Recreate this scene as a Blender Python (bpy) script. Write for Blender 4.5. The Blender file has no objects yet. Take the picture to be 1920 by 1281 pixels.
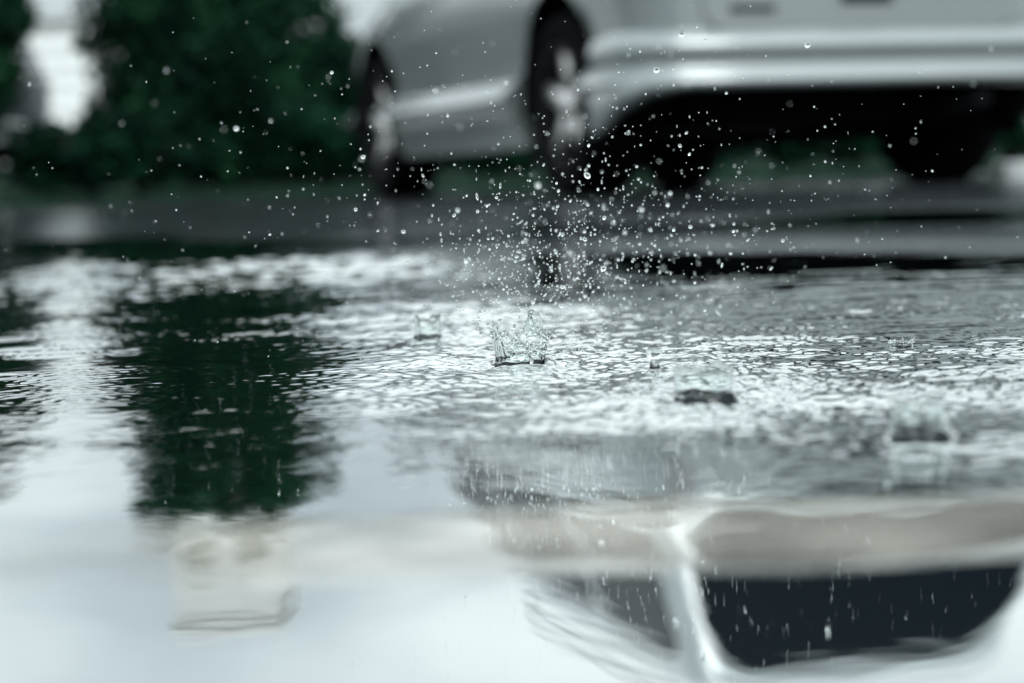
import bpy, bmesh, math, random
import numpy as np
from mathutils import Vector, Matrix

random.seed(7)
rng = np.random.default_rng(7)
R = math.radians
scene = bpy.context.scene
COL = scene.collection

# ------------------------------------------------------------------ camera
FPX, HZ, CAMH, ROLL = 4150.0, 335.0, 0.088, 0.035
cam_d = bpy.data.cameras.new("camera")
cam = bpy.data.objects.new("camera", cam_d)
COL.objects.link(cam)
cam_d.sensor_fit = 'HORIZONTAL'
cam_d.sensor_width = 36.0
cam_d.lens = FPX / 1920 * 36.0
cam_d.shift_y = -(640.5 - HZ) / 1920.0
cam_d.clip_start = 0.02
cam_d.clip_end = 2000
cam.matrix_world = Matrix.Translation((0, 0, CAMH)) @ Matrix.Rotation(R(90), 4, 'X') @ Matrix.Rotation(-ROLL, 4, 'Z')
cam_d.dof.use_dof = True
cam_d.dof.focus_distance = 1.045
cam_d.dof.aperture_fstop = 8.0
cam_d.dof.aperture_blades = 0
scene.camera = cam

# ------------------------------------------------------------------ sky
SUN_EL, SUN_AZ = 52.0, 150.0          # azimuth clockwise from +Y
world = bpy.data.worlds.new("World")
scene.world = world
world.use_nodes = True
nt = world.node_tree
nt.nodes.clear()
N = nt.nodes.new
L = nt.links.new
out = N('ShaderNodeOutputWorld')
bg = N('ShaderNodeBackground')
sky = N('ShaderNodeTexSky')
sky.sky_type = 'NISHITA'
sky.sun_disc = False
sky.sun_elevation = R(SUN_EL)
sky.sun_rotation = R(SUN_AZ)
sky.dust_density = 4.0
sky.air_density = 1.0
hs = N('ShaderNodeHueSaturation')
hs.inputs['Saturation'].default_value = 0.06
tc = N('ShaderNodeTexCoord')
mp = N('ShaderNodeMapping')
mp.inputs['Scale'].default_value = (2.0, 2.0, 5.0)
mp.inputs['Location'].default_value = (3.7, 2.9, 0.1)
nz = N('ShaderNodeTexNoise')
nz.inputs['Scale'].default_value = 1.3
nz.inputs['Detail'].default_value = 4.0
cr = N('ShaderNodeValToRGB')
cr.color_ramp.elements[0].position = 0.30
cr.color_ramp.elements[0].color = (0.41, 0.47, 0.51, 1)
cr.color_ramp.elements[1].position = 0.62
cr.color_ramp.elements[1].color = (0.935, 0.99, 1.0, 1)
mul = N('ShaderNodeMix')
mul.data_type = 'RGBA'
mul.blend_type = 'MULTIPLY'
mul.inputs['Factor'].default_value = 1.0
L(sky.outputs['Color'], hs.inputs['Color'])
L(tc.outputs['Generated'], mp.inputs['Vector'])
L(mp.outputs['Vector'], nz.inputs['Vector'])
L(nz.outputs['Fac'], cr.inputs['Fac'])
ov = N('ShaderNodeMix')           # overcast veil: evens the sky out
ov.data_type = 'RGBA'
ov.inputs['Factor'].default_value = 0.78
ov.inputs['B'].default_value = (4.3, 4.5, 4.5, 1)
L(hs.outputs['Color'], ov.inputs['A'])
L(ov.outputs['Result'], mul.inputs['A'])
L(cr.outputs['Color'], mul.inputs['B'])
sx = N('ShaderNodeSeparateXYZ')   # overcast sky: brighter towards the zenith
zr = N('ShaderNodeMapRange')
zr.inputs['From Min'].default_value = 0.12
zr.inputs['From Max'].default_value = 1.0
zr.inputs['To Min'].default_value = 1.0
zr.inputs['To Max'].default_value = 2.5
zm = N('ShaderNodeVectorMath')
zm.operation = 'SCALE'
L(tc.outputs['Generated'], sx.inputs['Vector'])
L(sx.outputs['Z'], zr.inputs['Value'])
L(mul.outputs['Result'], zm.inputs[0])
L(zr.outputs['Result'], zm.inputs['Scale'])
L(zm.outputs['Vector'], bg.inputs['Color'])
bg.inputs['Strength'].default_value = 0.15
L(bg.outputs['Background'], out.inputs['Surface'])

sun_d = bpy.data.lights.new("sun", 'SUN')
sun_d.energy = 0.6
sun_d.angle = R(20)
sun_d.color = (1.0, 0.985, 0.96)
sun = bpy.data.objects.new("sun", sun_d)
COL.objects.link(sun)
sdir = Vector((math.sin(R(SUN_AZ)) * math.cos(R(SUN_EL)), math.cos(R(SUN_AZ)) * math.cos(R(SUN_EL)), math.sin(R(SUN_EL))))
sun.rotation_euler = sdir.to_track_quat('Z', 'Y').to_euler()

vs = scene.view_settings
vs.view_transform = 'Standard'
vs.look = 'None'
vs.exposure = 0.77
vs.gamma = 1.0
cy = scene.cycles
cy.use_denoising = True
cy.max_bounces = 14
cy.transmission_bounces = 12
cy.glossy_bounces = 5
cy.diffuse_bounces = 3
cy.caustics_refractive = False
cy.caustics_reflective = False
cy.sample_clamp_indirect = 6.0

# ------------------------------------------------------------------ helpers
CA, SA = math.cos(ROLL), math.sin(ROLL)


def at(u, v, d):
    """world point seen at photo pixel (u, v) at forward distance d"""
    xc = (u - 960) / FPX * d
    yc = -(v - HZ) / FPX * d
    return Vector((xc * CA + yc * SA, d, CAMH - xc * SA + yc * CA))


def ground(u, v):
    """world point on z=0 seen at photo pixel (u, v)"""
    k = (u - 960) / FPX * SA + (v - HZ) / FPX * CA
    return at(u, v, CAMH / k)


def tag(o, label, cat, group=None):
    o["label"] = label
    o["category"] = cat
    if group:
        o["group"] = group
    return o


def empty(name, loc=(0, 0, 0), rz=0.0):
    o = bpy.data.objects.new(name, None)
    o.empty_display_size = 0.05
    COL.objects.link(o)
    o.location = loc
    o.rotation_euler = (0, 0, rz)
    return o


def mesh_obj(name, verts, faces, mat, parent=None, smooth=True):
    me = bpy.data.meshes.new(name)
    me.from_pydata([tuple(v) for v in verts], [], faces)
    me.update()
    if smooth:
        me.polygons.foreach_set('use_smooth', [True] * len(me.polygons))
    me.materials.append(mat)
    o = bpy.data.objects.new(name, me)
    COL.objects.link(o)
    o.parent = parent
    return o


def grid_mesh(name, X, Y, Z, mat, smooth=True):
    """mesh from 2-D numpy coordinate arrays"""
    n, m = X.shape
    co = np.stack([X, Y, Z], -1).reshape(-1, 3).astype(np.float32)
    idx = np.arange(n * m).reshape(n, m)
    q = np.stack([idx[:-1, :-1], idx[:-1, 1:], idx[1:, 1:], idx[1:, :-1]], -1).reshape(-1, 4)
    return np_mesh(name, co, q, mat, smooth)


def np_mesh(name, co, q, mat, smooth=True):
    me = bpy.data.meshes.new(name)
    k = q.shape[1]
    me.vertices.add(len(co))
    me.vertices.foreach_set('co', np.ascontiguousarray(co, np.float32).ravel())
    me.loops.add(q.size)
    me.loops.foreach_set('vertex_index', np.ascontiguousarray(q, np.int32).ravel())
    me.polygons.add(len(q))
    me.polygons.foreach_set('loop_start', np.arange(0, q.size, k, dtype=np.int32))
    me.polygons.foreach_set('loop_total', np.full(len(q), k, np.int32))
    me.polygons.foreach_set('use_smooth', np.full(len(q), smooth))
    me.update(calc_edges=True)
    me.validate()
    me.materials.append(mat)
    o = bpy.data.objects.new(name, me)
    COL.objects.link(o)
    return o


def bm_obj(name, bm, mat, parent=None, smooth=True, recalc=True):
    if recalc:
        bmesh.ops.recalc_face_normals(bm, faces=bm.faces)
    me = bpy.data.meshes.new(name)
    bm.to_mesh(me)
    bm.free()
    if smooth:
        me.polygons.foreach_set('use_smooth', [True] * len(me.polygons))
    me.materials.append(mat)
    o = bpy.data.objects.new(name, me)
    COL.objects.link(o)
    o.parent = parent
    return o


def add_box(bm, lo, hi, bevel=0.0, seg=2):
    r = bmesh.ops.create_cube(bm, size=1.0)
    c = [(a + b) / 2 for a, b in zip(lo, hi)]
    s = [b - a for a, b in zip(lo, hi)]
    for v in r['verts']:
        v.co = Vector((v.co.x * s[0] + c[0], v.co.y * s[1] + c[1], v.co.z * s[2] + c[2]))
    if bevel > 0:
        es = list({e for v in r['verts'] for e in v.link_edges})
        bmesh.ops.bevel(bm, geom=es, offset=bevel, segments=seg, profile=0.5, affect='EDGES')


def add_tube(bm, pts, rads, n=10, caps=True):
    """tube of varying radius along a polyline"""
    rings = []
    pts = [Vector(p) for p in pts]
    for i, p in enumerate(pts):
        t = (pts[min(i + 1, len(pts) - 1)] - pts[max(i - 1, 0)]).normalized()
        a = t.orthogonal().normalized() if i == 0 else (rings[-1][1] - t * rings[-1][1].dot(t)).normalized()
        b = t.cross(a)
        vs_ = [bm.verts.new(p + (a * math.cos(2 * math.pi * k / n) + b * math.sin(2 * math.pi * k / n)) * rads[i]) for k in range(n)]
        rings.append((vs_, a))
    for i in range(len(rings) - 1):
        A, B = rings[i][0], rings[i + 1][0]
        for k in range(n):
            bm.faces.new((A[k], A[(k + 1) % n], B[(k + 1) % n], B[k]))
    if caps:
        bm.faces.new(rings[0][0][::-1])
        bm.faces.new(rings[-1][0])


def add_lathe_y(bm, prof, n=40, c=(0, 0, 0), closed=False):
    """revolve (r, y) profile about the Y axis"""
    rings = []
    for r, y in prof:
        rings.append([bm.verts.new((c[0] + r * math.cos(2 * math.pi * k / n), c[1] + y, c[2] + r * math.sin(2 * math.pi * k / n))) for k in range(n)])
    m = len(rings)
    for i in range(m if closed else m - 1):
        A, B = rings[i], rings[(i + 1) % m]
        for k in range(n):
            bm.faces.new((A[k], A[(k + 1) % n], B[(k + 1) % n], B[k]))


def poly_panel(name, pts3, normal, thick, mat, parent, bevel=0.0):
    """flat panel: closed outline of 3-D points, thickened along a normal"""
    bm = bmesh.new()
    nrm = Vector(normal).normalized()
    a = [bm.verts.new(Vector(p)) for p in pts3]
    b = [bm.verts.new(Vector(p) + nrm * thick) for p in pts3]
    n = len(a)
    bm.faces.new(a[::-1])
    bm.faces.new(b)
    for i in range(n):
        bm.faces.new((a[i], a[(i + 1) % n], b[(i + 1) % n], b[i]))
    return bm_obj(name, bm, mat, parent, smooth=False)


def round_poly(pts, r, seg=5):
    """2-D polygon with rounded corners"""
    outp = []
    n = len(pts)
    for i in range(n):
        p0, p1, p2 = Vector(pts[i - 1]), Vector(pts[i]), Vector(pts[(i + 1) % n])
        d0, d2 = (p0 - p1), (p2 - p1)
        rr = min(r, d0.length * .45, d2.length * .45)
        a, b = p1 + d0.normalized() * rr, p1 + d2.normalized() * rr
        for k in range(seg + 1):
            t = k / seg
            outp.append(a * (1 - t) ** 2 + p1 * 2 * t * (1 - t) + b * t * t)
    return outp


# ------------------------------------------------------------------ materials
def new_mat(name):
    m = bpy.data.materials.new(name)
    m.use_nodes = True
    return m, m.node_tree, m.node_tree.nodes['Principled BSDF']


def pmat(name, col, rough=0.5, metal=0.0, coat=0.0, noise=0.0, scale=20.0, spec=0.5, bump=0.0, coat_rough=0.04):
    m, t, p = new_mat(name)
    p.inputs['Base Color'].default_value = (*col, 1)
    p.inputs['Roughness'].default_value = rough
    p.inputs['Metallic'].default_value = metal
    p.inputs['Coat Weight'].default_value = coat
    p.inputs['Coat Roughness'].default_value = coat_rough
    p.inputs['Specular IOR Level'].default_value = spec
    if noise > 0 or bump > 0:
        c = t.nodes.new('ShaderNodeTexCoord')
        n = t.nodes.new('ShaderNodeTexNoise')
        n.inputs['Scale'].default_value = scale
        n.inputs['Detail'].default_value = 5
        t.links.new(c.outputs['Object'], n.inputs['Vector'])
        if noise > 0:
            r = t.nodes.new('ShaderNodeValToRGB')
            r.color_ramp.elements[0].position = .3
            r.color_ramp.elements[1].position = .7
            r.color_ramp.elements[0].color = (*[x * (1 - noise) for x in col], 1)
            r.color_ramp.elements[1].color = (*[min(1, x * (1 + noise)) for x in col], 1)
            t.links.new(n.outputs['Fac'], r.inputs['Fac'])
            t.links.new(r.outputs['Color'], p.inputs['Base Color'])
        if bump > 0:
            b = t.nodes.new('ShaderNodeBump')
            b.inputs['Strength'].default_value = 1.0
            b.inputs['Distance'].default_value = bump
            t.links.new(n.outputs['Fac'], b.inputs['Height'])
            t.links.new(b.outputs['Normal'], p.inputs['Normal'])
    return m


def film_mat(name, under, power, lo=0.0, hi=1.0, rough=0.015, tint=(0.98, 1.0, 1.0), under2=None, nscale=20.0, bump=0.0, bscale=300.0, stretch=1.0):
    """wet film: mirror weight grows towards grazing, dull bottom seen through it when looked at steeply"""
    m = bpy.data.materials.new(name)
    m.use_nodes = True
    t = m.node_tree
    t.nodes.clear()
    o = t.nodes.new('ShaderNodeOutputMaterial')
    mix = t.nodes.new('ShaderNodeMixShader')
    df = t.nodes.new('ShaderNodeBsdfDiffuse')
    gl = t.nodes.new('ShaderNodeBsdfGlossy')
    gl.inputs['Roughness'].default_value = rough
    gl.inputs['Color'].default_value = (*tint, 1)
    lw = t.nodes.new('ShaderNodeLayerWeight')
    lw.inputs['Blend'].default_value = 0.5
    pw = t.nodes.new('ShaderNodeMath')
    pw.operation = 'POWER'
    pw.inputs[1].default_value = 1.0 if isinstance(power, tuple) else power
    mr = t.nodes.new('ShaderNodeMapRange')
    if isinstance(power, tuple):
        mr.interpolation_type = 'SMOOTHSTEP'
        mr.inputs['From Min'].default_value, mr.inputs['From Max'].default_value = power
    mr.inputs['To Min'].default_value = lo
    mr.inputs['To Max'].default_value = hi
    c = t.nodes.new('ShaderNodeTexCoord')
    n = t.nodes.new('ShaderNodeTexNoise')
    n.inputs['Scale'].default_value = nscale
    n.inputs['Detail'].default_value = 6
    r = t.nodes.new('ShaderNodeValToRGB')
    r.color_ramp.elements[0].position = .35
    r.color_ramp.elements[1].position = .65
    r.color_ramp.elements[0].color = (*under, 1)
    r.color_ramp.elements[1].color = (*(under2 or under), 1)
    k = t.links.new
    k(c.outputs['Object'], n.inputs['Vector'])
    k(n.outputs['Fac'], r.inputs['Fac'])
    k(r.outputs['Color'], df.inputs['Color'])
    k(lw.outputs['Facing'], pw.inputs[0])
    k(pw.outputs[0], mr.inputs['Value'])
    k(mr.outputs['Result'], mix.inputs['Fac'])
    k(df.outputs[0], mix.inputs[1])
    k(gl.outputs[0], mix.inputs[2])
    k(mix.outputs[0], o.inputs['Surface'])
    if bump > 0:
        mp_ = t.nodes.new('ShaderNodeMapping')
        mp_.inputs['Scale'].default_value = (1, stretch, 1)
        n2 = t.nodes.new('ShaderNodeTexNoise')
        n2.inputs['Scale'].default_value = bscale
        n2.inputs['Detail'].default_value = 4
        b = t.nodes.new('ShaderNodeBump')
        b.inputs['Distance'].default_value = bump
        k(c.outputs['Object'], mp_.inputs['Vector'])
        k(mp_.outputs['Vector'], n2.inputs['Vector'])
        k(n2.outputs['Fac'], b.inputs['Height'])
        k(b.outputs['Normal'], gl.inputs['Normal'])
        k(b.outputs['Normal'], df.inputs['Normal'])
        k(b.outputs['Normal'], lw.inputs['Normal'])
    return m


M_PUDDLE = film_mat('puddle_water', (.003, .007, .008), (.36, .93), 0.0, .94)
M_FOOT = film_mat('splash_foot_water', (.006, .010, .012), (.40, .94), 0.02, .94)
M_ROAD = film_mat('wet_asphalt', (.013, .016, .019), 2.0, 0.0, 0.60, rough=0.06, under2=(.034, .038, .042), nscale=3.0, bump=0.0012, bscale=45.0)
M_SILT = film_mat('wet_silt', (.30, .283, .252), 1.0, 0.02, 0.66, rough=0.02, under2=(.50, .472, .42), nscale=14.0)

m, t_, p = new_mat('clear_water')
p.inputs['Base Color'].default_value = (.97, 1, .99, 1)
p.inputs['Roughness'].default_value = 0.0
p.inputs['IOR'].default_value = 1.333
p.inputs['Transmission Weight'].default_value = 1.0
M_WATER = m

M_PAINT = pmat('silver_paint', (.215, .242, .245), rough=.33, metal=.35, coat=1.0, noise=.04, scale=3.0)
M_PAINT2 = pmat('dark_grey_paint', (.05, .058, .07), rough=.4, coat=1.0, noise=.06, scale=3.0)
M_GLASS = pmat('dark_glass', (.003, .006, .009), rough=.03, spec=.03)
M_TYRE = pmat('tyre_rubber', (.005, .005, .006), rough=.85, noise=.3, scale=30, bump=.001, spec=.02)
M_RIM = pmat('alloy_metal', (.62, .60, .60), rough=.3, metal=.7, noise=.06, scale=12)
M_BLACK = pmat('black_plastic', (.006, .007, .008), rough=.65, noise=.3, scale=9, spec=.1)
M_UNDER = pmat('underbody_black', (.004, .004, .005), rough=.95, noise=.3, scale=6, spec=.03)
M_LAMP = pmat('smoked_lamp', (.16, .16, .165), rough=.1, coat=1.0, noise=.1, scale=10)
M_CHROME = pmat('dull_chrome', (.55, .57, .58), rough=.2, metal=1.0, noise=.05, scale=10)


def leaf_mat(name, c0, c1, scale=2.5):
    m, t, p = new_mat(name)
    c = t.nodes.new('ShaderNodeTexCoord')
    n = t.nodes.new('ShaderNodeTexNoise')
    n.inputs['Scale'].default_value = scale
    n.inputs['Detail'].default_value = 3
    r = t.nodes.new('ShaderNodeValToRGB')
    r.color_ramp.elements[0].position = .35
    r.color_ramp.elements[1].position = .68
    r.color_ramp.elements[0].color = (*c0, 1)
    r.color_ramp.elements[1].color = (*c1, 1)
    t.links.new(c.outputs['Object'], n.inputs['Vector'])
    t.links.new(n.outputs['Fac'], r.inputs['Fac'])
    t.links.new(r.outputs['Color'], p.inputs['Base Color'])
    p.inputs['Roughness'].default_value = .6
    p.inputs['Specular IOR Level'].default_value = .03
    return m


M_LEAF = leaf_mat('dark_leaves', (.003, .013, .009), (.014, .060, .027))
M_LEAF2 = leaf_mat('hedge_leaves', (.003, .014, .009), (.009, .052, .025))
M_BARK = pmat('bark', (.06, .05, .042), rough=.9, noise=.4, scale=15, bump=.01)
M_GRASS = pmat('short_grass', (.006, .018, .011), rough=.95, noise=.5, scale=8, bump=.02, spec=.03)
M_WALL = pmat('white_boards', (.86, .88, .87), rough=.6, noise=.04, scale=4)
M_SHUT = pmat('olive_shutter', (.20, .21, .17), rough=.7, noise=.1)
M_BEIGE = pmat('beige_render', (.66, .66, .635), rough=.8, noise=.08, scale=1.5)
M_ROOFM = pmat('pale_roof', (.55, .57, .57), rough=.6, noise=.15, scale=6)
M_SHEEN = pmat('painted_sky_sheen', (.78, .80, .80), rough=.4, coat=.5, noise=.12, scale=14)  # white colour stands in for sky mirrored by the wet road

# ------------------------------------------------------------------ splash places (photo pixel of each foot)
P_MAIN = ground(975, 680)
P_LEFT = ground(802, 634)
P_CUPA = ground(1320, 750)
P_CUPB = ground(1725, 823)
P_BEAD = ground(1228, 700)
P_SMALL = ground(1195, 738)
P_FAR = ground(1690, 648)

# ------------------------------------------------------------------ ground: road + puddle
th_c = np.linspace(-R(17), R(17), 620)
th = np.concatenate([np.linspace(-R(75), -R(17.6), 60), th_c, np.linspace(R(17.6), R(75), 60)])


def sines(x, y, lam0, lam1, n, seed, aniso=1.0):
    g = np.random.default_rng(seed)
    z = np.zeros_like(x)
    for _ in range(n):
        lam = math.exp(g.uniform(math.log(lam0), math.log(lam1)))
        a = g.uniform(0, 2 * math.pi)
        kx, ky = 2 * math.pi / lam * math.cos(a), 2 * math.pi / lam * math.sin(a) * aniso
        z += lam * np.sin(kx * x + ky * y + g.uniform(0, 6.28))
    return z / math.sqrt(n) / (2 * math.pi)      # unit slope scale


def smooth(e0, e1, x):
    t = np.clip((x - e0) / (e1 - e0), 0, 1)
    return t * t * (3 - 2 * t)


# puddle: fan of rings round the spot the photo was taken from, dense where the water is close
rad = np.concatenate([np.exp(np.linspace(math.log(.20), math.log(.549), 150)), np.linspace(.55, .849, 210), np.linspace(.85, 1.5, 460), np.exp(np.linspace(math.log(1.504), math.log(9.0), 420))])
TH, RD = np.meshgrid(th, rad)
X, Y = RD * np.sin(TH), RD * np.cos(TH)
patch = sines(X, Y, .25, .9, 14, 3) / .06           # broad calm / disturbed patches
patch2 = sines(X, Y, .10, .30, 14, 4) / .025
act = .012 + .024 * smooth(-.6, 1.6, patch + .5 * patch2)
act *= smooth(.60, .92, RD)
act += .13 * np.exp(-(((X - P_MAIN.x - .01) / .085) ** 2 + ((Y - 1.08) / .13) ** 2))
act += .25 * np.exp(-(((X + .24) / .34) ** 2 + ((Y - 2.35) / .50) ** 2)) * smooth(.10, -.08, X)
act *= 1 - .8 * smooth(.03, .16, X) * smooth(1.45, 1.75, Y)      # stiller under the car
act += .15 * np.exp(-(((X + .03) / .11) ** 2 + ((Y - 1.42) / .28) ** 2))
act += .05 * np.exp(-(((X - .14) / .12) ** 2 + ((Y - .92) / .14) ** 2))
for (px_, py_, am_, sx_) in ((P_CUPA.x, P_CUPA.y, .10, .05), (P_CUPB.x, P_CUPB.y - .02, .08, .045), (.09, .80, .045, .07), (.0, .84, .04, .05)):
    act += am_ * np.exp(-(((X - px_) / sx_) ** 2 + ((Y - py_) / .07) ** 2))
act += .0012 + .0020 * smooth(.62, .52, RD)
damp = 1 - .62 * np.exp(-(((X + .135) / .07) ** 2 + ((Y - 1.05) / .34) ** 2))      # stiller water on the left
act *= damp
Z = act * (sines(X, Y, .007, .030, 44, 11) + .6 * sines(X, Y, .05, .16, 20, 12))
fine = .06 * np.exp(-(((X - .04) / .13) ** 2 + ((Y - .80) / .08) ** 2)) + .16 * np.exp(-(((X - P_MAIN.x + .005) / .10) ** 2 + ((Y - 1.07) / .12) ** 2)) + .05 * smooth(.80, .95, Y) * smooth(2.2, 1.5, Y) * smooth(-.9, .6, patch2) + .05 * np.exp(-(((X - .12) / .14) ** 2 + ((Y - .88) / .10) ** 2))
fine += .14 * smooth(-.05, .05, X) * smooth(.685, .79, Y) * smooth(1.15, .95, Y) + .03 * smooth(.06, .18, X) * smooth(.9, 1.0, Y) * smooth(1.7, 1.4, Y)
long_crest = .055 * smooth(.0, .14, X) * smooth(.92, 1.02, Y) * smooth(2.1, 1.45, Y)
mk = long_crest > .002
Z[mk] += long_crest[mk] * sines(X[mk] * .22, Y[mk], .012, .05, 40, 19)
fine += .12 * np.exp(-(((X - P_CUPB.x) / .045) ** 2 + ((Y - .672) / .03) ** 2))
fine *= .35 + .95 * smooth(-1.2, 1.4, sines(X, Y, .04, .12, 16, 33) / .010 + .5 * patch2)
fine *= damp
mk = fine > .002
Z[mk] += fine[mk] * sines(X[mk], Y[mk], .0045, .014, 60, 17)
Z += .0035 * smooth(.45, .75, RD) * sines(X, Y, .05, .14, 16, 14)
Z += .0010 * sines(X, Y, .12, .4, 10, 15)
# rings spreading from each fallen drop
g = np.random.default_rng(5)
rings = [(P_MAIN.x, P_MAIN.y, .0006, .055, .009), (P_LEFT.x, P_LEFT.y, .0003, .03, .008), (P_CUPA.x, P_CUPA.y, .00025, .03, .010),
         (P_CUPB.x, P_CUPB.y, .0002, .025, .010), (P_SMALL.x, P_SMALL.y, .0006, .03, .009), (P_BEAD.x, P_BEAD.y, .0003, .03, .009)]
for _ in range(70):
    d = g.uniform(.85, 3.2)
    rings.append((g.uniform(-.28, .28) * d, d, g.uniform(.0001, .00028), g.uniform(.02, .05), g.uniform(.008, .014)))
for (cx, cy_, amp, ext, lam) in rings:
    q = np.hypot(X - cx, Y - cy_)
    mk = q < ext * 2.5
    Z[mk] += damp[mk] ** 2 * amp * np.cos(2 * math.pi * q[mk] / lam) * np.exp(-(q[mk] / ext) ** 2 * 2) * smooth(0, .006, q[mk])
for _ in range(75):
    d = g.uniform(.86, 1.6)
    cx, cy_, amp, ext, lam = g.uniform(-.24, .24) * d, d, g.uniform(.0001, .00038), g.uniform(.010, .034), g.uniform(.006, .011)
    q = np.hypot(X - cx, Y - cy_)
    mk = q < ext * 2.2
    Z[mk] += damp[mk] ** 4 * amp * np.cos(2 * math.pi * q[mk] / lam) * np.exp(-((q[mk] - ext * .7) / (ext * .45)) ** 2)
puddle = grid_mesh('puddle', X, Y, Z, M_PUDDLE)
puddle['kind'] = 'structure'

# road under and round the puddle: dips below the water near the camera, rises out of it farther off
rad2 = np.concatenate([np.exp(np.linspace(math.log(.20), math.log(14.0), 330)), np.exp(np.linspace(math.log(15), math.log(900), 30))])
TH2, RD2 = np.meshgrid(np.linspace(-math.pi, math.pi, 721), rad2)
X2, Y2 = RD2 * np.sin(TH2), RD2 * np.cos(TH2)
br = smooth(1.6, 3.5, Y2 + 2.2 * np.clip(X2 + .25, -2, .3) + .25) + smooth(4.5, 8, RD2)
Z2 = -.020 + .022 * np.clip(br, 0, 1.3) + .0045 * np.clip(sines(X2, Y2, .5, 2.2, 16, 21) / .12, -1.6, 1.6) * smooth(1.2, 2.4, RD2)
Z2 = np.where(RD2 > 9, np.maximum(Z2, .004), Z2)
Z2 = np.where(RD2 < 1.4, np.minimum(Z2, -.008), Z2)
road = grid_mesh('road', X2, Y2, Z2, M_ROAD)
road['kind'] = 'structure'

# silt bar just breaking the surface close to the camera
u_ = np.linspace(-.75, .75, 300)
s_ = np.linspace(-1, 1, 40)
S, U = np.meshgrid(s_, u_, indexing='ij')
g1 = .006 * np.sin(U * 23 + 1) + .004 * np.sin(U * 51) + .002 * np.sin(U * 130 + 2)
g2 = .004 * np.sin(U * 17 + 4) + .003 * np.sin(U * 61 + 1)
mid = .543 + (g1 + g2) / 2
half = .056 + (g1 - g2) / 2
SX, SY = U, mid + half * S * 1.08
SZ = .0004 - .0011 * S ** 6 + .00003 * np.sin(U * 90 + S * 5) + .00002 * np.sin(U * 210 - S * 9)
silt = grid_mesh('silt', SX, SY, SZ, M_SILT)
cover = (1 - S ** 2) ** .8 * (.30 + .70 * smooth(-.115, -.055, U))
at_ = silt.data.attributes.new('cover', 'FLOAT', 'POINT')
at_.data.foreach_set('value', cover.astype(np.float32).ravel())
t_ = M_SILT.node_tree
o_ = next(n_ for n_ in t_.nodes if n_.type == 'OUTPUT_MATERIAL')
sh_ = o_.inputs['Surface'].links[0].from_socket
an_ = t_.nodes.new('ShaderNodeAttribute')
an_.attribute_name = 'cover'
nn_ = t_.nodes.new('ShaderNodeTexNoise')
nn_.inputs['Scale'].default_value = 28.0
nn_.inputs['Detail'].default_value = 5.0
tn_ = t_.nodes.new('ShaderNodeTexCoord')
ad_ = t_.nodes.new('ShaderNodeMath')
ad_.operation = 'MULTIPLY_ADD'
rm_ = t_.nodes.new('ShaderNodeMapRange')
rm_.interpolation_type = 'SMOOTHSTEP'
rm_.inputs['From Min'].default_value = .62
rm_.inputs['From Max'].default_value = 1.95
tr_ = t_.nodes.new('ShaderNodeBsdfTransparent')
mx_ = t_.nodes.new('ShaderNodeMixShader')
t_.links.new(tn_.outputs['Object'], nn_.inputs['Vector'])
t_.links.new(nn_.outputs['Fac'], ad_.inputs[0])
ad_.inputs[1].default_value = 1.5
t_.links.new(an_.outputs['Fac'], ad_.inputs[2])
t_.links.new(ad_.outputs[0], rm_.inputs['Value'])
t_.links.new(rm_.outputs['Result'], mx_.inputs['Fac'])
t_.links.new(tr_.outputs[0], mx_.inputs[1])
t_.links.new(sh_, mx_.inputs[2])
t_.links.new(mx_.outputs[0], o_.inputs['Surface'])
silt['kind'] = 'structure'

# grass verge beyond the road
vx = np.linspace(-60, 60, 61)
vy = np.array([0, .05, .3, 5, 9, 40])
VX, VY = np.meshgrid(vx, vy)
VZ = np.array([0, .06, .08, .12, .42, .9])[:, None] * np.ones_like(VX)
verge = grid_mesh('grass_verge', VX, 17.0 + .16 * np.clip(VX, -12, 12) + VY + .05 * np.sin(VX), VZ - .004, M_GRASS)
verge['kind'] = 'structure'


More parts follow.
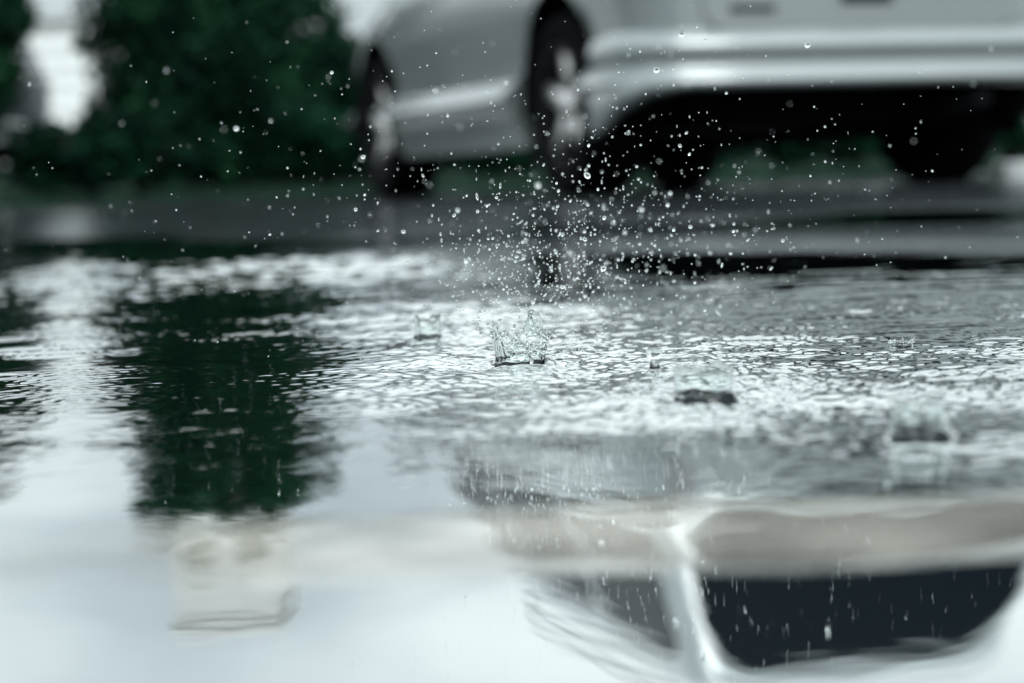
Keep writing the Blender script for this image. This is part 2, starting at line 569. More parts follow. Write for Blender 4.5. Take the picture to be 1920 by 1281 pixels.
# ------------------------------------------------------------------ cars
def build_car(name, label, cat, loc, rz, paint, belt=1.16, roof=1.86, hl=1.0):
    """x forward, y left, z up; ground at z=0"""
    root = empty(name, loc, rz)
    tag(root, label, cat)
    W0 = .93
    xs = [-2.24, -2.21, -2.12, -1.95, -1.6, -1.2, -.6, 0, .6, 1.0, 1.3, 1.7, 2.0, 2.2, 2.31, 2.36]
    wf = [.80, .90, .965, .985, 1, 1, 1, 1, 1, 1, .995, .975, .93, .85, .74, .62]
    zt = [belt - .02, belt - .01, belt, belt, belt, belt, belt, belt, belt - .01, belt - .05, belt - .14, belt - .24, belt - .31, belt - .37, belt - .43, belt - .50]
    zbv = [.41, .40, .36, .28, .24, .22, .21, .21, .21, .21, .22, .24, .27, .30, .34, .40]
    half = [(0, .40), (.70, .40), (.86, 'b'), (.945, 'b'), (.975, .33), (1.03, .385), (1.07, .42), (1.062, .435), (.955, .50), (.955, .60), (.975, .76), (.985, .92), (.965, 1.05), (.925, 1.14), (.86, 1.165), (.5, 1.185), (0, 1.19)]
    bm = bmesh.new()
    secs = []
    fine_x = sorted(set(xs) | {round(ax + .435 * math.sin(k * math.pi / 24), 4) for ax in (-1.38, 1.38) for k in range(-12, 13)} | {ax + e for ax in (-1.38, 1.38) for e in (-.4365, .4365)})
    hz_ = [.33, .375, .405, .44, .50, .60, .76, .92, 1.05]
    hy_ = [.975, 1.02, 1.055, 1.06, .955, .955, .975, .985, .965]
    for x in fine_x:
        w, z1, zb = (float(np.interp(x, xs, q_)) for q_ in (wf, zt, zbv))
        za = 0.0
        for ax in (-1.38, 1.38):
            if abs(x - ax) < .4355:
                za = .40 + math.sqrt(max(0, .4355 ** 2 - (x - ax) ** 2))
        pts = []
        for (yf, z) in half:
            inner = yf < .75
            if z == 'b':
                z = zb
            elif z > .50:
                z = .50 + (z - .50) * (z1 - .50) / (1.16 - .50)
            z = max(z, zb)
            if not inner and z < za:
                z = za
                yf = .68 if yf < .9 else float(np.interp(za, hz_, hy_)) + .012 * (yf > .99)
            pts.append((yf * W0 * w, z))
        full = [bm.verts.new((x, y, z)) for y, z in pts] + [bm.verts.new((x, -y, z)) for y, z in pts[-2:0:-1]]
        secs.append(full)
    n = len(secs[0])
    for A, B in zip(secs[:-1], secs[1:]):
        for k in range(n):
            bm.faces.new((A[k], A[(k + 1) % n], B[(k + 1) % n], B[k]))
    bm.faces.new(secs[0])
    bm.faces.new(secs[-1][::-1])
    bmesh.ops.dissolve_degenerate(bm, dist=.0004, edges=bm.edges)
    bmesh.ops.recalc_face_normals(bm, faces=bm.faces)
    body = bm_obj('body', bm, paint, root)
    body.data.materials.append(M_UNDER)
    for pl_ in body.data.polygons:
        c_ = pl_.center
        if (pl_.normal.z < -.35 and abs(c_.y) < .90 and c_.z < .9) or (abs(c_.y) < .80 and c_.z < .42):
            pl_.material_index = 1
    md = body.modifiers.new('edges', 'EDGE_SPLIT')
    md.split_angle = R(45)
    # dark liners and underbody
    for ax in (-1.38, 1.38):
        for sd in (-1, 1):
            bm = bmesh.new()
            m_ = 24
            lo_, hi_ = [], []
            for k in range(m_ + 1):
                a = math.pi * (-.05 + 1.1 * k / m_)
                lo_.append(bm.verts.new((ax + .427 * math.cos(a), sd * .60, .40 + .427 * math.sin(a))))
                hi_.append(bm.verts.new((ax + .427 * math.cos(a), sd * .90, .40 + .427 * math.sin(a))))
            for k in range(m_):
                bm.faces.new((lo_[k], lo_[k + 1], hi_[k + 1], hi_[k]))
            bm.faces.new(lo_)
            bm_obj('wheel_arch_liner', bm, M_UNDER, root)
    bm = bmesh.new()
    add_box(bm, (-2.0, -.62, .27), (2.0, .62, .395), .03)
    add_box(bm, (-1.50, -.70, .26), (-1.26, .70, .42), .05)
    add_box(bm, (1.26, -.66, .24), (1.50, .66, .40), .05)
    bm_obj('underbody', bm, M_UNDER, root)
    bm = bmesh.new()
    add_tube(bm, [(-1.2, -.45, .30), (-1.9, -.48, .31), (-2.27, -.48, .33)], [.03, .035, .035], 12)
    bm_obj('exhaust_pipe', bm, M_BLACK, root)
    # greenhouse
    zs = [belt - .01, belt + .25, roof - .12, roof - .04, roof - .005, roof + .012]
    zz = [0, .35, .83, .945, .985, 1.0]
    bm = bmesh.new()
    rings_ = []

    def gh(f):
        xr = -2.20 + .22 * f
        xf = 1.06 - .86 * f
        yw = .885 - .25 * f
        return xr, xf, yw

    for z, f in zip(zs, zz):
        xr, xf, yw = gh(f)
        inset = {4: .03, 5: .14}.get(zs.index(z), 0.0)
        xr, xf, yw = xr + inset, xf - inset, yw - inset
        o2 = round_poly([(xr, -yw), (xf, -yw * .93), (xf, yw * .93), (xr, yw)], .11, 6)
        rings_.append([bm.verts.new((p[0], p[1], z)) for p in o2])
    n = len(rings_[0])
    for A, B in zip(rings_[:-1], rings_[1:]):
        for k in range(n):
            bm.faces.new((A[k], A[(k + 1) % n], B[(k + 1) % n], B[k]))
    bm.faces.new(rings_[-1])
    cab = bm_obj('cabin', bm, paint, root)
    md = cab.modifiers.new('edges', 'EDGE_SPLIT')
    md.split_angle = R(40)

    def side(x, z, s):
        f = (z - belt) / (roof - belt)
        xr, xf, yw = gh(f)
        k = (x - xr) / (xf - xr)
        return Vector((x, s * yw * (1 - .07 * k), z))

    h = roof - belt
    wins = [[(-.02, belt + .05), (.86, belt + .05), (.26, belt + .78 * h), (-.02, belt + .80 * h)],
            [(-1.02, belt + .05), (-.10, belt + .05), (-.10, belt + .80 * h), (-1.02, belt + .80 * h)],
            [(-2.09, belt + .05), (-1.10, belt + .05), (-1.10, belt + .80 * h), (-1.91, belt + .80 * h)]]
    for s in (1, -1):
        for wpts in wins:
            pl = round_poly(wpts, .07, 4)
            p3 = [side(p[0], p[1], s) + Vector((0, -s * .012, 0)) for p in pl]
            poly_panel('side_window', p3, (0, s, .22), .016, M_GLASS, root)
        for hx in (-.85, .10):
            bm = bmesh.new()
            add_box(bm, (hx - .11, s * .915 - .02, belt - .17), (hx + .11, s * .915 + .035, belt - .135), .012)
            bm_obj('door_handle', bm, paint, root)
        bm = bmesh.new()
        add_tube(bm, [(-1.7, s * .62, roof + .02), (-1.55, s * .62, roof + .055), (-.1, s * .62, roof + .055), (.02, s * .62, roof + .01)], [.014] * 4, 8)
        bm_obj('roof_rail', bm, M_CHROME, root)
        bm = bmesh.new()
        add_box(bm, (.62, s * .99 - .09, belt - .01), (.76, s * .99 + .09, belt + .14), .04, 3)
        bm_obj('wing_mirror', bm, paint, root)
    # rear window, tailgate, lamps
    def rearp(y, z):
        f = (z - belt) / (roof - belt)
        return Vector((-2.20 + .22 * max(f, 0), y, z))

    pl = round_poly([(-.77, belt + .0), (.77, belt + .0), (.65, belt + .62 * h), (.50, belt + .89 * h), (-.50, belt + .89 * h), (-.65, belt + .62 * h)], .20, 6)
    p3 = [rearp(p[0], p[1]) + Vector((.012, 0, 0)) for p in pl]
    poly_panel('rear_window', p3, (-1, 0, .23), .018, M_GLASS, root)
    bm = bmesh.new()
    add_tube(bm, [rearp(-.05, belt + .06) + Vector((-.018, 0, 0)), rearp(.46, belt + .11) + Vector((-.018, 0, 0))], [.009, .006], 8)
    bm_obj('rear_wiper', bm, M_BLACK, root)
    pl = round_poly([(-.64, .60), (.64, .60), (.68, belt - .03), (-.68, belt - .03)], .09, 6)
    gate = poly_panel('tailgate', [(-2.236, p[0], p[1]) for p in pl], (-1, 0, 0), .016, paint, root)
    md = gate.modifiers.new('soft', 'BEVEL')
    md.width = .007
    md.segments = 2
    bm = bmesh.new()
    add_box(bm, (-2.275, -.13, .735), (-2.248, .10, .765), .01)
    bm_obj('tailgate_handle', bm, paint, gate)
    bm = bmesh.new()
    add_box(bm, (-2.262, -.12, .695), (-2.2515, .09, .733), .004)
    bm_obj('handle_recess', bm, M_BLACK, gate)
    bm = bmesh.new()
    add_box(bm, (-2.260, .36, .665), (-2.2515, .54, .69), .003)
    bm_obj('badge_strip', bm, M_BLACK, gate)
    for s in (1, -1):
        bm = bmesh.new()
        add_box(bm, (-2.235, s * .765 - .055, .86), (-2.15, s * .765 + .055, belt - .03), .03, 3)
        bm_obj('tail_light', bm, M_LAMP, root)
        bm = bmesh.new()
        add_box(bm, (2.12, s * .64 - .12, belt - .44), (2.30, s * .64 + .10, belt - .32), .04, 3)
        bm_obj('headlight', bm, M_CHROME, root)
        bm = bmesh.new()
        add_box(bm, (-1.86, s * .79 - .10, .20), (-1.845, s * .79 + .10, .42), .004)
        bm_obj('mud_flap', bm, M_UNDER, root)
    # rear bumper swept round the tail
    path = [(-1.86, .915), (-2.0, .915), (-2.12, .89), (-2.20, .83), (-2.235, .74), (-2.245, .5), (-2.25, .25), (-2.25, 0)]
    path = path + [(x, -y) for x, y in path[-2::-1]]
    prof = [(-.03, .44), (-.02, .405), (.03, .385), (.065, .39), (.085, .405), (.085, .42), (.062, .445), (.048, .462), (.048, .505), (.066, .525), (.066, .545), (.040, .580), (.010, .602), (-.03, .61)]
    bm = bmesh.new()
    rr_ = []
    for i, (x, y) in enumerate(path):
        a, b = Vector(path[max(0, i - 1)]), Vector(path[min(len(path) - 1, i + 1)])
        tn = (b - a).normalized()
        nv = Vector((-tn.y, tn.x)) * -1
        if nv.dot(Vector((x + 1.5, y))) < 0:
            nv = -nv
        drop = {0: .16, 1: .13, 2: .07, 3: .02}.get(min(i, len(path) - 1 - i), 0.0)
        ring = []
        for o_, z in prof:
            k = max(0, (.45 - z) / .065)
            fl = 1 - .5 * drop / .16
            ring.append(bm.verts.new((x + nv.x * o_ * fl, y + nv.y * o_ * fl, z - drop * k)))
        rr_.append(ring)
    for A, B in zip(rr_[:-1], rr_[1:]):
        for k in range(len(A) - 1):
            bm.faces.new((A[k], A[k + 1], B[k + 1], B[k]))
    bmp = bm_obj('rear_bumper', bm, paint, root)
    # wheels
    for ax in (-1.38, 1.38):
        for s in (1, -1):
            wy = s * .775
            bm = bmesh.new()
            add_lathe_y(bm, [(.235, -.11), (.30, -.125), (.345, -.12), (.365, -.09), (.37, 0), (.365, .09), (.345, .12), (.30, .125), (.235, .11)], 48, (ax, wy, .37), True)
            ty = bm_obj('wheel', bm, M_TYRE, root)
            bm = bmesh.new()
            add_lathe_y(bm, [(.24, s * .10), (.245, s * .118), (.225, s * .118), (.215, s * .03), (.06, s * .02), (.0, s * .02)], 40, (ax, wy, .37))
            bm_obj('rim', bm, M_BLACK, ty)
            bm = bmesh.new()
            for k in range(5):
                a = 2 * math.pi * k / 5 + .3
                d2 = Vector((math.cos(a), 0, math.sin(a)))
                c0 = Vector((ax, wy + s * .085, .37))
                q_ = Vector((-math.sin(a), 0, math.cos(a)))
                pa = [c0 + d2 * .03 - q_ * .035, c0 + d2 * .03 + q_ * .035, c0 + d2 * .232 + q_ * .03 + Vector((0, s * .015, 0)), c0 + d2 * .232 - q_ * .03 + Vector((0, s * .015, 0))]
                va = [bm.verts.new(p_) for p_ in pa] + [bm.verts.new(p_ - Vector((0, s * .03, 0))) for p_ in pa]
                for f in ((0, 1, 2, 3), (7, 6, 5, 4), (0, 4, 5, 1), (1, 5, 6, 2), (2, 6, 7, 3), (3, 7, 4, 0)):
                    bm.faces.new([va[j] for j in f])
            add_lathe_y(bm, [(.0, s * .115), (.04, s * .11), (.055, s * .09), (.06, s * .05)], 20, (ax, wy, .37))
            bm_obj('spokes', bm, M_RIM, ty)
    return root


SUV_D = 10.35
suv_c = Vector((.61, SUV_D, 0))
# rear axle left wheel seen near u=1040, front one near u=700
suv = build_car('suv', 'silver white SUV seen from behind on the wet road, high dark underside', 'car', suv_c, R(90 + 18.5), M_PAINT)
parked = build_car('parked_car', 'dark grey parked car half hidden by bushes at the left edge', 'car', (-6.25, 18.6, .10), R(180 - 14), M_PAINT2, belt=.98, roof=1.45)


# ------------------------------------------------------------------ plants
def leaf_cloud(name, centres, n, size, mat, parent=None, seed=0):
    """leaf-sized quads scattered through clumps; centres = (x, y, z, rx, ry, rz, weight)"""
    g = np.random.default_rng(seed)
    w = np.array([c[6] for c in centres], float)
    pick = g.choice(len(centres), n, p=w / w.sum())
    C = np.array([c[:6] for c in centres])[pick]
    d = g.normal(size=(n, 3))
    d /= np.linalg.norm(d, axis=1)[:, None]
    rr = g.uniform(.25, 1, n) ** .5
    P = C[:, :3] + d * rr[:, None] * C[:, 3:6]
    a = g.normal(size=(n, 3))
    a /= np.linalg.norm(a, axis=1)[:, None]
    b = np.cross(a, g.normal(size=(n, 3)))
    b /= np.linalg.norm(b, axis=1)[:, None]
    s = size * g.uniform(.6, 1.4, n)[:, None]
    q = np.stack([P - a * s, P + b * s * .45, P + a * s, P - b * s * .45], 1).reshape(-1, 3)
    q[:, 2] = np.maximum(q[:, 2], .01)
    o = np_mesh(name, q, np.arange(4 * n).reshape(-1, 4), mat, smooth=False)
    o.parent = parent
    return o


def clumps(boxes, seed):
    g = random.Random(seed)
    outc = []
    for (cx, cy_, cz, rx, ry, rz, k, cs) in boxes:
        for _ in range(k):
            while True:
                a, b, c = g.uniform(-1, 1), g.uniform(-1, 1), g.uniform(-1, 1)
                if a * a + b * b + c * c < 1:
                    break
            r = cs * g.uniform(.6, 1.4)
            outc.append((cx + a * rx, cy_ + b * ry, cz + c * rz, r, r, r * .8, r ** 2 * (.13 if cz > 2.6 else 1)))
    return outc


def tree(name, label, loc, boxes, n, size, trunk, seed, mat=M_LEAF, cat='tree', group=None):
    root = empty(name, loc)
    tag(root, label, cat, group)
    g = random.Random(seed)
    leaf_cloud('crown', clumps(boxes, seed), n, size, mat, root, seed)
    bm = bmesh.new()
    hgt, r0 = trunk
    add_tube(bm, [(0, 0, -.05), (.02, .01, hgt * .35), (-.03, 0, hgt * .7), (.02, .02, hgt)], [r0, r0 * .8, r0 * .55, r0 * .15], 10)
    for k in range(7):
        z = hgt * (.25 + .09 * k)
        a = g.uniform(0, 6.28)
        ln = hgt * .3 * g.uniform(.6, 1.1)
        add_tube(bm, [(0, 0, z), (math.cos(a) * ln * .5, math.sin(a) * ln * .5, z + ln * .35), (math.cos(a) * ln, math.sin(a) * ln, z + ln * .8)], [r0 * .4, r0 * .25, r0 * .06], 7)
    bm_obj('trunk', bm, M_BARK, root)
    return root


def gx(u, d):
    return at(u, HZ, d).x


D1 = 18.5
k1 = D1 / FPX
x1 = gx(425, D1)
tree('tree', 'broad dark green tree with pale sky gaps left of the car', (x1, D1, .1),
     [(.0, 0, .45, 1.06, .8, .45, 44, .30), (.02, 0, .9, 1.04, .8, .75, 62, .30), (-.10, 0, 1.5, .98, .7, .6, 50, .28), (.88, 0, .65, .42, .5, .65, 24, .26), (.05, 0, 2.2, .80, .6, .6, 36, .25),
      ],
     34000, .055, (2.5, .10), 31)
tree('tree', 'dark leafy tree cut off by the left edge of the photo', (gx(-75, 17.0), 17.0, .1),
     [(0, 0, 1.3, .52, .5, .7, 30, .24), (0, 0, 1.62, .40, .4, .30, 12, .18)], 6000, .055, (1.8, .08), 32)
# low bushes along the verge; each its own plant
bush_root = None
spots = [(95, 17.4, .7), (170, 17.0, 1.0), (265, 17.2, .9), (610, 17.6, .9), (700, 17.4, .7), (800, 18, .75), (930, 18.2, .8), (1060, 18.3, .75), (1190, 18.5, .8), (1330, 18.7, .7),
         (1470, 18.9, .8), (1610, 19.0, .75), (1750, 19.2, .8), (1895, 16.8, .95), (2040, 17.5, .9), (-240, 17.6, .6)]
words = ['low dark bush under the white boarded building, beside the left edge', 'low dark bush below the gap in the trees at left', 'low bush at the foot of the broad tree, its left side',
         'low green bush at the foot of the broad tree, its right side', 'green bush just left of the front wheel of the SUV',
         'green bush seen under the SUV between its left wheels', 'green bush behind the rear left wheel of the SUV', 'bush seen beneath the SUV right of its rear left wheel',
         'bright green bush showing under the SUV bumper', 'bush in the dark gap under the SUV tailgate, left of centre', 'bush in the dark gap under the middle of the SUV tailgate',
         'bush in the dark gap under the SUV, right of centre', 'bush hidden in shade by the rear right wheel of the SUV', 'green bush right of the SUV at the right edge',
         'outermost bush beyond the right edge of the SUV', 'outermost bush past the dark parked car at left']
for i, (u, d, s) in enumerate(spots):
    loc = (gx(u, d), d, .10)
    if bush_root is None:
        bush_root = empty('bush', loc)
        leaf_cloud('foliage', clumps([(0, 0, .26, .36, .3, .26, 22, .15)], 50), 3200, .04, M_LEAF2, bush_root, 51)
        bm = bmesh.new()
        for k in range(5):
            a = k * 1.3
            add_tube(bm, [(0, 0, -.06), (.1 * math.cos(a), .1 * math.sin(a), .2), (.22 * math.cos(a), .22 * math.sin(a), .42)], [.014, .010, .004], 6)
        bm_obj('stem', bm, M_BARK, bush_root)
        r_ = bush_root
    else:
        r_ = bush_root.copy()
        COL.objects.link(r_)
        for ch in list(bush_root.children):
            c = ch.copy()
            COL.objects.link(c)
            c.parent = r_
    r_.location = loc
    r_.rotation_euler = (0, 0, i * 1.7)
    r_.scale = (s * 1.45, s * 1.45, s * (1.3 if u > 500 else 1.0))
    tag(r_, words[i], 'bush', 'low bushes along the verge')

# ------------------------------------------------------------------ white boarded building behind the trees
D2 = 30.0
bw0, bw1 = gx(-120, D2), gx(330, D2)
topz = at(110, 40, D2).z
bld = empty('building', ((bw0 + bw1) / 2, D2, 0))
tag(bld, 'white building with horizontal boards in the gap between the trees', 'building')
bm = bmesh.new()
wd = (bw1 - bw0) / 2
z = .0
pitch = 35 * D2 / FPX
while z < topz - .01:
    z1 = min(z + pitch, topz)
    a = [bm.verts.new(p_) for p_ in ((-wd, -.03, z), (wd, -.03, z), (wd, .012, z1), (-wd, .012, z1))]
    bm.faces.new(a)
    if z1 < topz:
        b = [bm.verts.new(p_) for p_ in ((-wd, .012, z1), (wd, .012, z1), (wd, -.03, z1), (-wd, -.03, z1))]
        bm.faces.new(b)
    z = z1
add_box(bm, (-wd, .03, 0), (wd, 4, topz - .02))
bm_obj('wall', bm, M_WALL, bld, smooth=False)
bm = bmesh.new()
add_box(bm, (-wd - .1, -.12, topz), (wd + .1, 4.1, topz + .09), .01)
bm_obj('roof', bm, M_ROOFM, bld, smooth=False)

# slender pale tower standing behind the broad tree
D3 = 60.0
tw0, tw1, th_ = gx(300, D3), gx(498, D3), 826 / FPX * D3
tow = empty('tower', ((tw0 + tw1) / 2, D3, 0))
tag(tow, 'slender pale beige tower behind the broad tree, seen mirrored in the near puddle', 'tower')
tw = (tw1 - tw0) / 2
bm = bmesh.new()
add_box(bm, (-tw, 0, -.2), (tw, 3, th_ - .35), .03)
bm_obj('wall', bm, M_BEIGE, tow, smooth=False)
bm = bmesh.new()
add_box(bm, (-tw - .12, -.12, th_ - .35), (tw + .12, 3.1, th_), .04)
bm_obj('roof', bm, M_BEIGE, tow, smooth=False)
for k in range(2):
    for xx in (-.5, .5):
        bm = bmesh.new()
        add_box(bm, (xx * tw - .42, -.03, th_ * .80 - k * 2.4), (xx * tw + .42, .02, th_ * .80 + .75 - k * 2.4), .01)
        bm_obj('window', bm, M_SHUT, tow, smooth=False)

# added white block imitating sky reflected on wet road, beyond the right rear wheel
bm = bmesh.new()
add_box(bm, (0, 0, -.02), (1.9, .16, .085), .02, 3)
sky_sheen = bm_obj('sky_sheen_block', bm, M_SHEEN)
sky_sheen.location = (1.98, 8.9, 0)
sky_sheen.rotation_euler = (0, 0, R(4))
tag(sky_sheen, 'low white block standing in for sky reflection on the wet road right of the SUV', 'sky_sheen')


# ------------------------------------------------------------------ splashes
def crown_wall_mesh(r0, flare, hfun, t0=.0009, t1=.0004, bulge=.0005, n=120, m=26, seed=0, wob=.04, close=0.0, foot=.0030):
    g = random.Random(seed)
    ph = [g.uniform(0, 6.28) for _ in range(6)]

    def wobble(a, t):
        return 1 + wob * (math.sin(3 * a + ph[0]) * .6 + math.sin(5 * a + ph[1] + 2 * t) * .4 + math.sin(9 * a + ph[2] - 3 * t) * .25 + math.sin(17 * a + ph[3] + 4 * t) * .13 + math.sin(26 * a + ph[4] - 5 * t) * .08) * (.4 + t)

    def rad_(a, t):
        return r0 * (1 + flare * t ** 1.6 - close * t ** 3 + .10 * math.exp(-t * 14)) * wobble(a, t)

    def thick(t):
        return t0 * (1 - t) + t1 * t + bulge * math.exp(-((t - .97) / .05) ** 2) + foot * math.exp(-t * 14)

    verts, faces = [], []
    prof = [(j / m, +1) for j in range(m + 1)] + [(j / m, -1) for j in range(m, -1, -1)]
    for (t, sg) in prof:
        for k in range(n):
            a = 2 * math.pi * k / n
            r = max(.0002, rad_(a, t) + sg * thick(t) / 2)
            verts.append((r * math.cos(a), r * math.sin(a), hfun(a) * t - .0004))
    q = len(prof)
    for j in range(q):
        for k in range(n):
            faces.append((j * n + k, j * n + (k + 1) % n, ((j + 1) % q) * n + (k + 1) % n, ((j + 1) % q) * n + k))
    return verts, faces, rad_


def ball(bm, c, r, sub=2, sx=1, sz=1):
    q = bmesh.ops.create_icosphere(bm, subdivisions=sub, radius=1.0)
    for v in q['verts']:
        v.co = Vector((v.co.x * r * sx + c[0], v.co.y * r * sx + c[1], v.co.z * r * sz + c[2]))


def splash(name, label, cat, loc, r0, flare, hfun, jets, seed, group=None, ring=.0018, **kw):
    root = empty(name, loc)
    tag(root, label, cat, group)
    v, f, rad_ = crown_wall_mesh(r0, flare, hfun, seed=seed, **kw)
    mesh_obj('water_wall', v, f, M_WATER, root)
    g = random.Random(seed)
    # swollen foot where the wall leaves the puddle
    vv, ff = [], []
    na, npf = 96, 13
    for j in range(npf):
        t = -1 + 2 * j / (npf - 1)
        for k in range(na):
            a = 2 * math.pi * k / na
            hh = ring * (1 + .22 * math.sin(2 * a + seed) + .16 * math.sin(5 * a + 2 * seed) + .08 * math.sin(11 * a))
            r = rad_(a, 0) + t * .0024 * (ring / .003) ** .5
            vv.append((r * math.cos(a), r * math.sin(a), -.0006 + (hh + .0006) * (1 - t * t) ** 1.2))
    for j in range(npf - 1):
        for k in range(na):
            ff.append((j * na + k, j * na + (k + 1) % na, (j + 1) * na + (k + 1) % na, (j + 1) * na + k))
    mesh_obj('foot_ring', vv, ff, M_FOOT, root)
    for k in range(jets):
        a = 2 * math.pi * (k + g.uniform(-.3, .3)) / jets
        r = rad_(a, 1.0)
        h = hfun(a)
        ln = g.uniform(.25, 1.0) * .0075 * (r0 / .0115)
        o = Vector((math.cos(a), math.sin(a), 0))
        lean = g.uniform(.05, .55)
        b0 = o * (r - .0001) + Vector((0, 0, h - .0012))
        b1 = b0 + o * ln * lean * .5 + Vector((0, 0, ln * .55))
        b2 = b0 + o * ln * lean + Vector((g.uniform(-.2, .2) * ln, 0, ln))
        w = .00075 * (r0 / .0115)
        bm = bmesh.new()
        add_tube(bm, [b0, b0.lerp(b1, .5), b1, b1.lerp(b2, .6), b2], [w * 1.25, w * .8, w * .55, w * .5, w * .25], 12)
        ball(bm, b2, w * g.uniform(.9, 1.5), 3, 1, 1.15)
        bm_obj('jet', bm, M_WATER, root)
    return root


def h_main(a):
    # low in front, tall at the back right, medium at the left
    x, y = math.cos(a), math.sin(a)
    base = .0085 + .0045 * max(0, -x) + .0125 * math.exp(-((a - 1.05) / .55) ** 2) + .004 * math.exp(-((a - 2.4) / .4) ** 2)
    return base * (1 + .10 * math.sin(7 * a) + .07 * math.sin(13 * a + 1))


sp = splash('water_splash', 'clear water crown with ragged rim and jets, sharpest splash in the middle', 'splash', (P_MAIN.x, P_MAIN.y, 0), .0112, .14, h_main, 17, 3, wob=.08, t0=.0012, bulge=.0009, ring=.0015)
# tall folded loop of water on the back right of the rim
bm = bmesh.new()
loop = []
for k in range(19):
    a = math.pi * k / 18
    loop.append((.0068 - .0035 * math.cos(a) + .0008 * math.sin(3 * a), .006, .0125 + .0115 * math.sin(a) ** .8 if k else .0125))
add_tube(bm, loop, [.0006 + .0003 * math.sin(k * 1.1) ** 2 for k in range(19)], 10)
bm_obj('water_loop', bm, M_WATER, sp)
bm = bmesh.new()
g = random.Random(14)
vs_ = []
for i in range(13):
    row = []
    for j in range(9):
        a = math.pi * i / 12
        t = j / 8
        p = Vector((.0068 - .0034 * math.cos(a) * (1 - .1 * t), .006 + .0012 * math.sin(5 * t + a * 2) * t, .0115 + .0118 * (math.sin(a) ** .8) * (1 - t) - .0006 * t))
        row.append(bm.verts.new(p))
    vs_.append(row)
for i in range(12):
    for j in range(8):
        bm.faces.new((vs_[i][j], vs_[i + 1][j], vs_[i + 1][j + 1], vs_[i][j + 1]))
o = bm_obj('water_sheet', bm, M_WATER, sp)
md = o.modifiers.new('thickness', 'SOLIDIFY')
md.thickness = .0004
# beads gathering along the torn rim
for k in range(26):
    a = 2 * math.pi * k / 26 + g.uniform(-.1, .1)
    h_ = h_main(a)
    r = .0112 * 1.14 * g.uniform(.96, 1.08)
    bm = bmesh.new()
    ball(bm, (r * math.cos(a), r * math.sin(a), h_ + g.uniform(-.0010, .0012)), g.uniform(.0005, .0012), 3, g.uniform(.9, 1.4), g.uniform(.7, 1.3))
    bm_obj('rim_bead', bm, M_WATER, sp)
# inner lumps tumbling inside the crown, low rim of churned water at its right foot
for k in range(18):
    bm = bmesh.new()
    a, r = g.uniform(0, 6.28), g.uniform(.001, .0085)
    ball(bm, (r * math.cos(a) + .003, r * math.sin(a) - .004, g.uniform(.001, .0060)), g.uniform(.0007, .0019), 3, g.uniform(.9, 1.5), g.uniform(.7, 1.2))
    bm_obj('water_lump', bm, M_WATER, sp)
bm = bmesh.new()
pts = [(.010 + .0028 * k, -.008 + .0022 * math.sin(k * 1.3), .0006 + .0004 * math.sin(k * 2.1)) for k in range(8)]
add_tube(bm, pts, [.0008, .0015, .0011, .0016, .0012, .0017, .0010, .0004], 10)
bm_obj('foot_ridge', bm, M_WATER, sp)

splash('splash_cup', 'small straight-sided water cup left of the big crown', 'splash', (P_LEFT.x, P_LEFT.y, 0), .0067, .04,
       lambda a: .0120 * (1 + .12 * math.sin(2 * a + .6) + .05 * math.sin(7 * a)), 4, 8, wob=.03, foot=.0012, t0=.0008, t1=.0004, bulge=.0003, ring=.0016)
splash('splash_cup', 'wide glassy water cup with dark foot ring, right of the big crown', 'splash', (P_CUPA.x, P_CUPA.y, 0), .0105, .10,
       lambda a: .0125 * (1 + .12 * math.sin(2 * a) + .06 * math.sin(6 * a + 2)), 7, 9, wob=.03, foot=.0012, t0=.0005, t1=.0002, bulge=.0001, ring=.0029)
splash('splash_cup', 'glassy water cup with solid dark foot ring, nearest splash at the right', 'splash', (P_CUPB.x, P_CUPB.y, 0), .0090, .02,
       lambda a: .0125 * (1 + .10 * math.sin(2 * a + 1)), 4, 10, wob=.03, close=.25, foot=.0010, t0=.0003, t1=.00015, bulge=.0001, ring=.0029)
splash('splash_cup', 'tiny ragged splash in the ripples between crown and right cup', 'splash', (P_SMALL.x, P_SMALL.y, 0), .0050, .25,
       lambda a: .0028 * (1 + .35 * math.sin(3 * a) + .2 * math.sin(7 * a)), 8, 11, wob=.08, ring=.0008)
splash('splash_cup', 'tiny sparkling splash far right among the flat ripples', 'splash', (P_FAR.x, P_FAR.y, 0), .0046, .3,
       lambda a: .0022 * (1 + .4 * math.sin(3 * a + 1) + .2 * math.sin(8 * a)), 9, 12, wob=.08, ring=.0005)
# rebound column with a bead on top
root = empty('water_column', (P_BEAD.x, P_BEAD.y, 0))
tag(root, 'pale round bead of water rebounding right of the big crown', 'splash')
bm = bmesh.new()
add_tube(bm, [(0, 0, -.0005), (0, 0, .0012), (0, 0, .003), (0, 0, .0055), (0, 0, .0068)], [.0058, .0034, .0022, .0018, .0012], 24)
bm_obj('column', bm, M_WATER, root)
bm = bmesh.new()
ball(bm, (0, 0, .0092), .0036, 3)
bm_obj('bead', bm, M_WATER, root)

# ------------------------------------------------------------------ droplets in the air
drop_meshes = []
for k in range(5):
    bm = bmesh.new()
    ball(bm, (0, 0, 0), 1.0, 3)
    g = random.Random(k)
    ph = g.uniform(0, 6)
    for v in bm.verts:
        c = v.co
        v.co = c * (1 + .07 * k / 4 * math.sin(2.2 * c.x + ph) + .06 * k / 4 * math.sin(2.7 * c.z - ph))
    for f in bm.faces:
        f.smooth = True
    me = bpy.data.meshes.new('droplet')
    bm.to_mesh(me)
    bm.free()
    me.materials.append(M_WATER)
    drop_meshes.append(me)

drops = []           # x, y, z, r, stretch
g = np.random.default_rng(23)


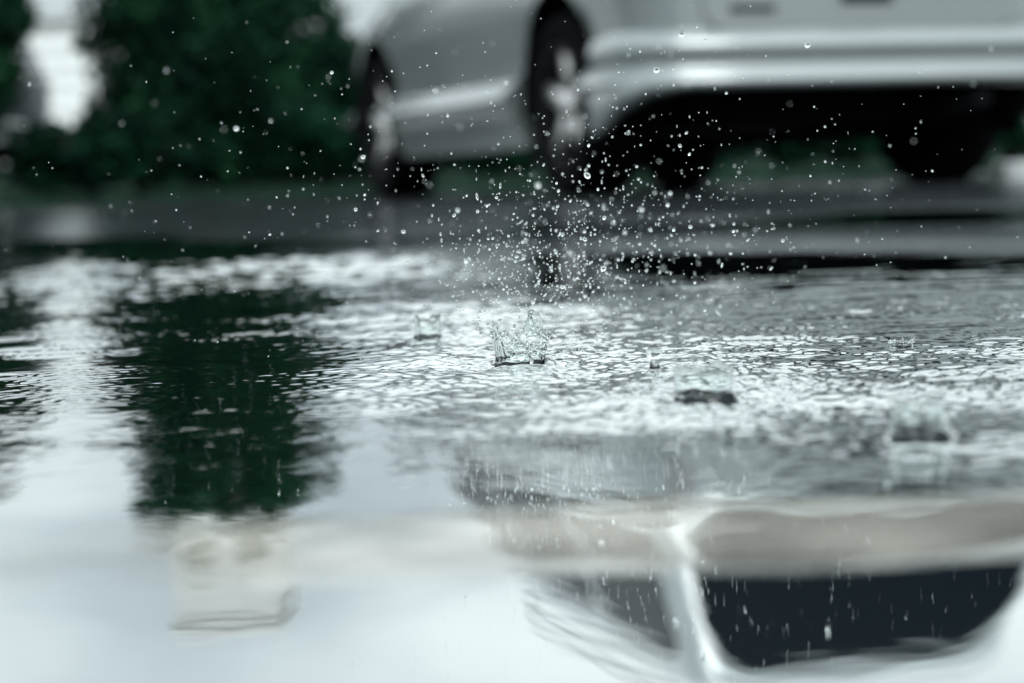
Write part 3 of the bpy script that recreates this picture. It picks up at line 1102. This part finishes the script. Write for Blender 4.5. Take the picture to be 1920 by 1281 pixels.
def spray(n, u0, v0, su, sv, d0, sd, r0, sr):
    k = 0
    while k < n:
        u, v = g.normal(u0, su), g.normal(v0, sv)
        d = float(np.clip(g.normal(d0, sd), .72, 2.2))
        p_ = at(u, v, d)
        if p_.z < .004 or p_.z > .19 or abs(u - 960) > 1300:
            continue
        drops.append((p_.x, p_.y, p_.z, float(np.clip(r0 * math.exp(g.normal(0, sr)), .00015, .0021)), g.uniform(.9, 1.3) if g.uniform() > .12 else g.uniform(1.8, 3.0)))
        k += 1


spray(330, 1010, 500, 80, 80, 1.05, .035, .00036, .42)     # column above the crown, near the focus
spray(380, 1070, 420, 170, 110, 1.06, .06, .00032, .42)
spray(300, 1200, 490, 150, 85, 1.28, .13, .00049, .42)     # farther ones, soft
spray(480, 1080, 350, 330, 150, 1.06, .08, .00024, .42)
spray(90, 985, 600, 65, 42, 1.045, .02, .00042, .42)
spray(60, 1085, 655, 50, 22, 1.03, .03, .00045, .4)
spray(450, 1020, 540, 120, 70, 1.05, .04, .00024, .38)
spray(170, 900, 200, 480, 150, 1.10, .18, .00021, .35)
spray(160, 700, 430, 330, 120, 1.25, .2, .00030, .35)
spray(80, 960, 640, 220, 40, 1.05, .05, .00028, .35)
spray(90, 1500, 330, 230, 120, 1.05, .07, .00026, .38)
spray(40, 1000, 250, 500, 150, 1.6, .2, .0008, .3)         # big soft ones
special = [((1101, 329), 1.05, .00155, 1.35, 'droplet', 'largest bright oval droplet, against the dark gap under the car'),
           ((1231, 131), 1.13, .0017, .95, 'droplet', 'pale blurred droplet just below the left end of the bright bumper'),
           ((622, 136), 1.07, .0009, .95, 'droplet', 'bright droplet before the right edge of the broad tree'),
           ((443, 241), 1.22, .0015, 1.0, 'droplet', 'pale soft droplet in front of the middle of the broad tree'),
           ((1278, 64), 1.14, .0016, .95, 'droplet', 'pale soft droplet above the left end of the bright bumper edge'),
           ((1514, 84), 1.15, .0017, .95, 'droplet', 'pale soft droplet in front of the bright bumper edge, near its middle')]


def add_drop(x, y, z, r, st, label, group, mesh):
    o = bpy.data.objects.new('droplet', mesh)
    COL.objects.link(o)
    o.location = (x, y, z)
    o.scale = (r / st ** .3, r / st ** .3, r * st ** .8)
    o.rotation_euler = (random.uniform(-.7, .7), random.uniform(-.9, .9), 0)
    tag(o, label, 'droplet', group)
    return o


for (uv, d, r, st, nm, lb) in special:
    p_ = at(uv[0], uv[1], d)
    add_drop(p_.x, p_.y, p_.z, r, st, lb, 'water droplets in the air', drop_meshes[0])


def apparent(q):
    x, y, z, r, st = q
    u = 960 + (x * CA - (z - CAMH) * SA) / y * FPX
    v = HZ - (x * SA + (z - CAMH) * CA) / y * FPX
    inside = -5 < u < 1925 and -5 < v < 1286
    return (r / y) if inside else 0


drops = [q for q in drops if apparent(q) > 0]
drops.sort(key=apparent, reverse=True)
for i, (x, y, z, r, st) in enumerate(drops[:290]):
    add_drop(x, y, z, r, st, 'clear water droplet flung up into the air above the splash', 'water droplets in the air', drop_meshes[i % 5])
bm0 = bmesh.new()
ball(bm0, (0, 0, 0), 1.0, 2)
bm0.verts.ensure_lookup_table()
bv = np.array([v.co[:] for v in bm0.verts])
bf = np.array([[v.index for v in f.verts] for f in bm0.faces])
bm0.free()
cos_, fs_ = [], []
for i, (x, y, z, r, st) in enumerate(drops[290:]):
    cos_.append(bv * np.array([r, r, r * st]) + np.array([x, y, z]))
    fs_.append(bf + i * len(bv))
if cos_:
    sprayo = np_mesh('fine_spray', np.concatenate(cos_), np.concatenate(fs_), M_WATER)
    sprayo['kind'] = 'stuff'
    tag(sprayo, 'mist of the finest droplets hanging above the splash', 'spray')
print('drops', len(drops))
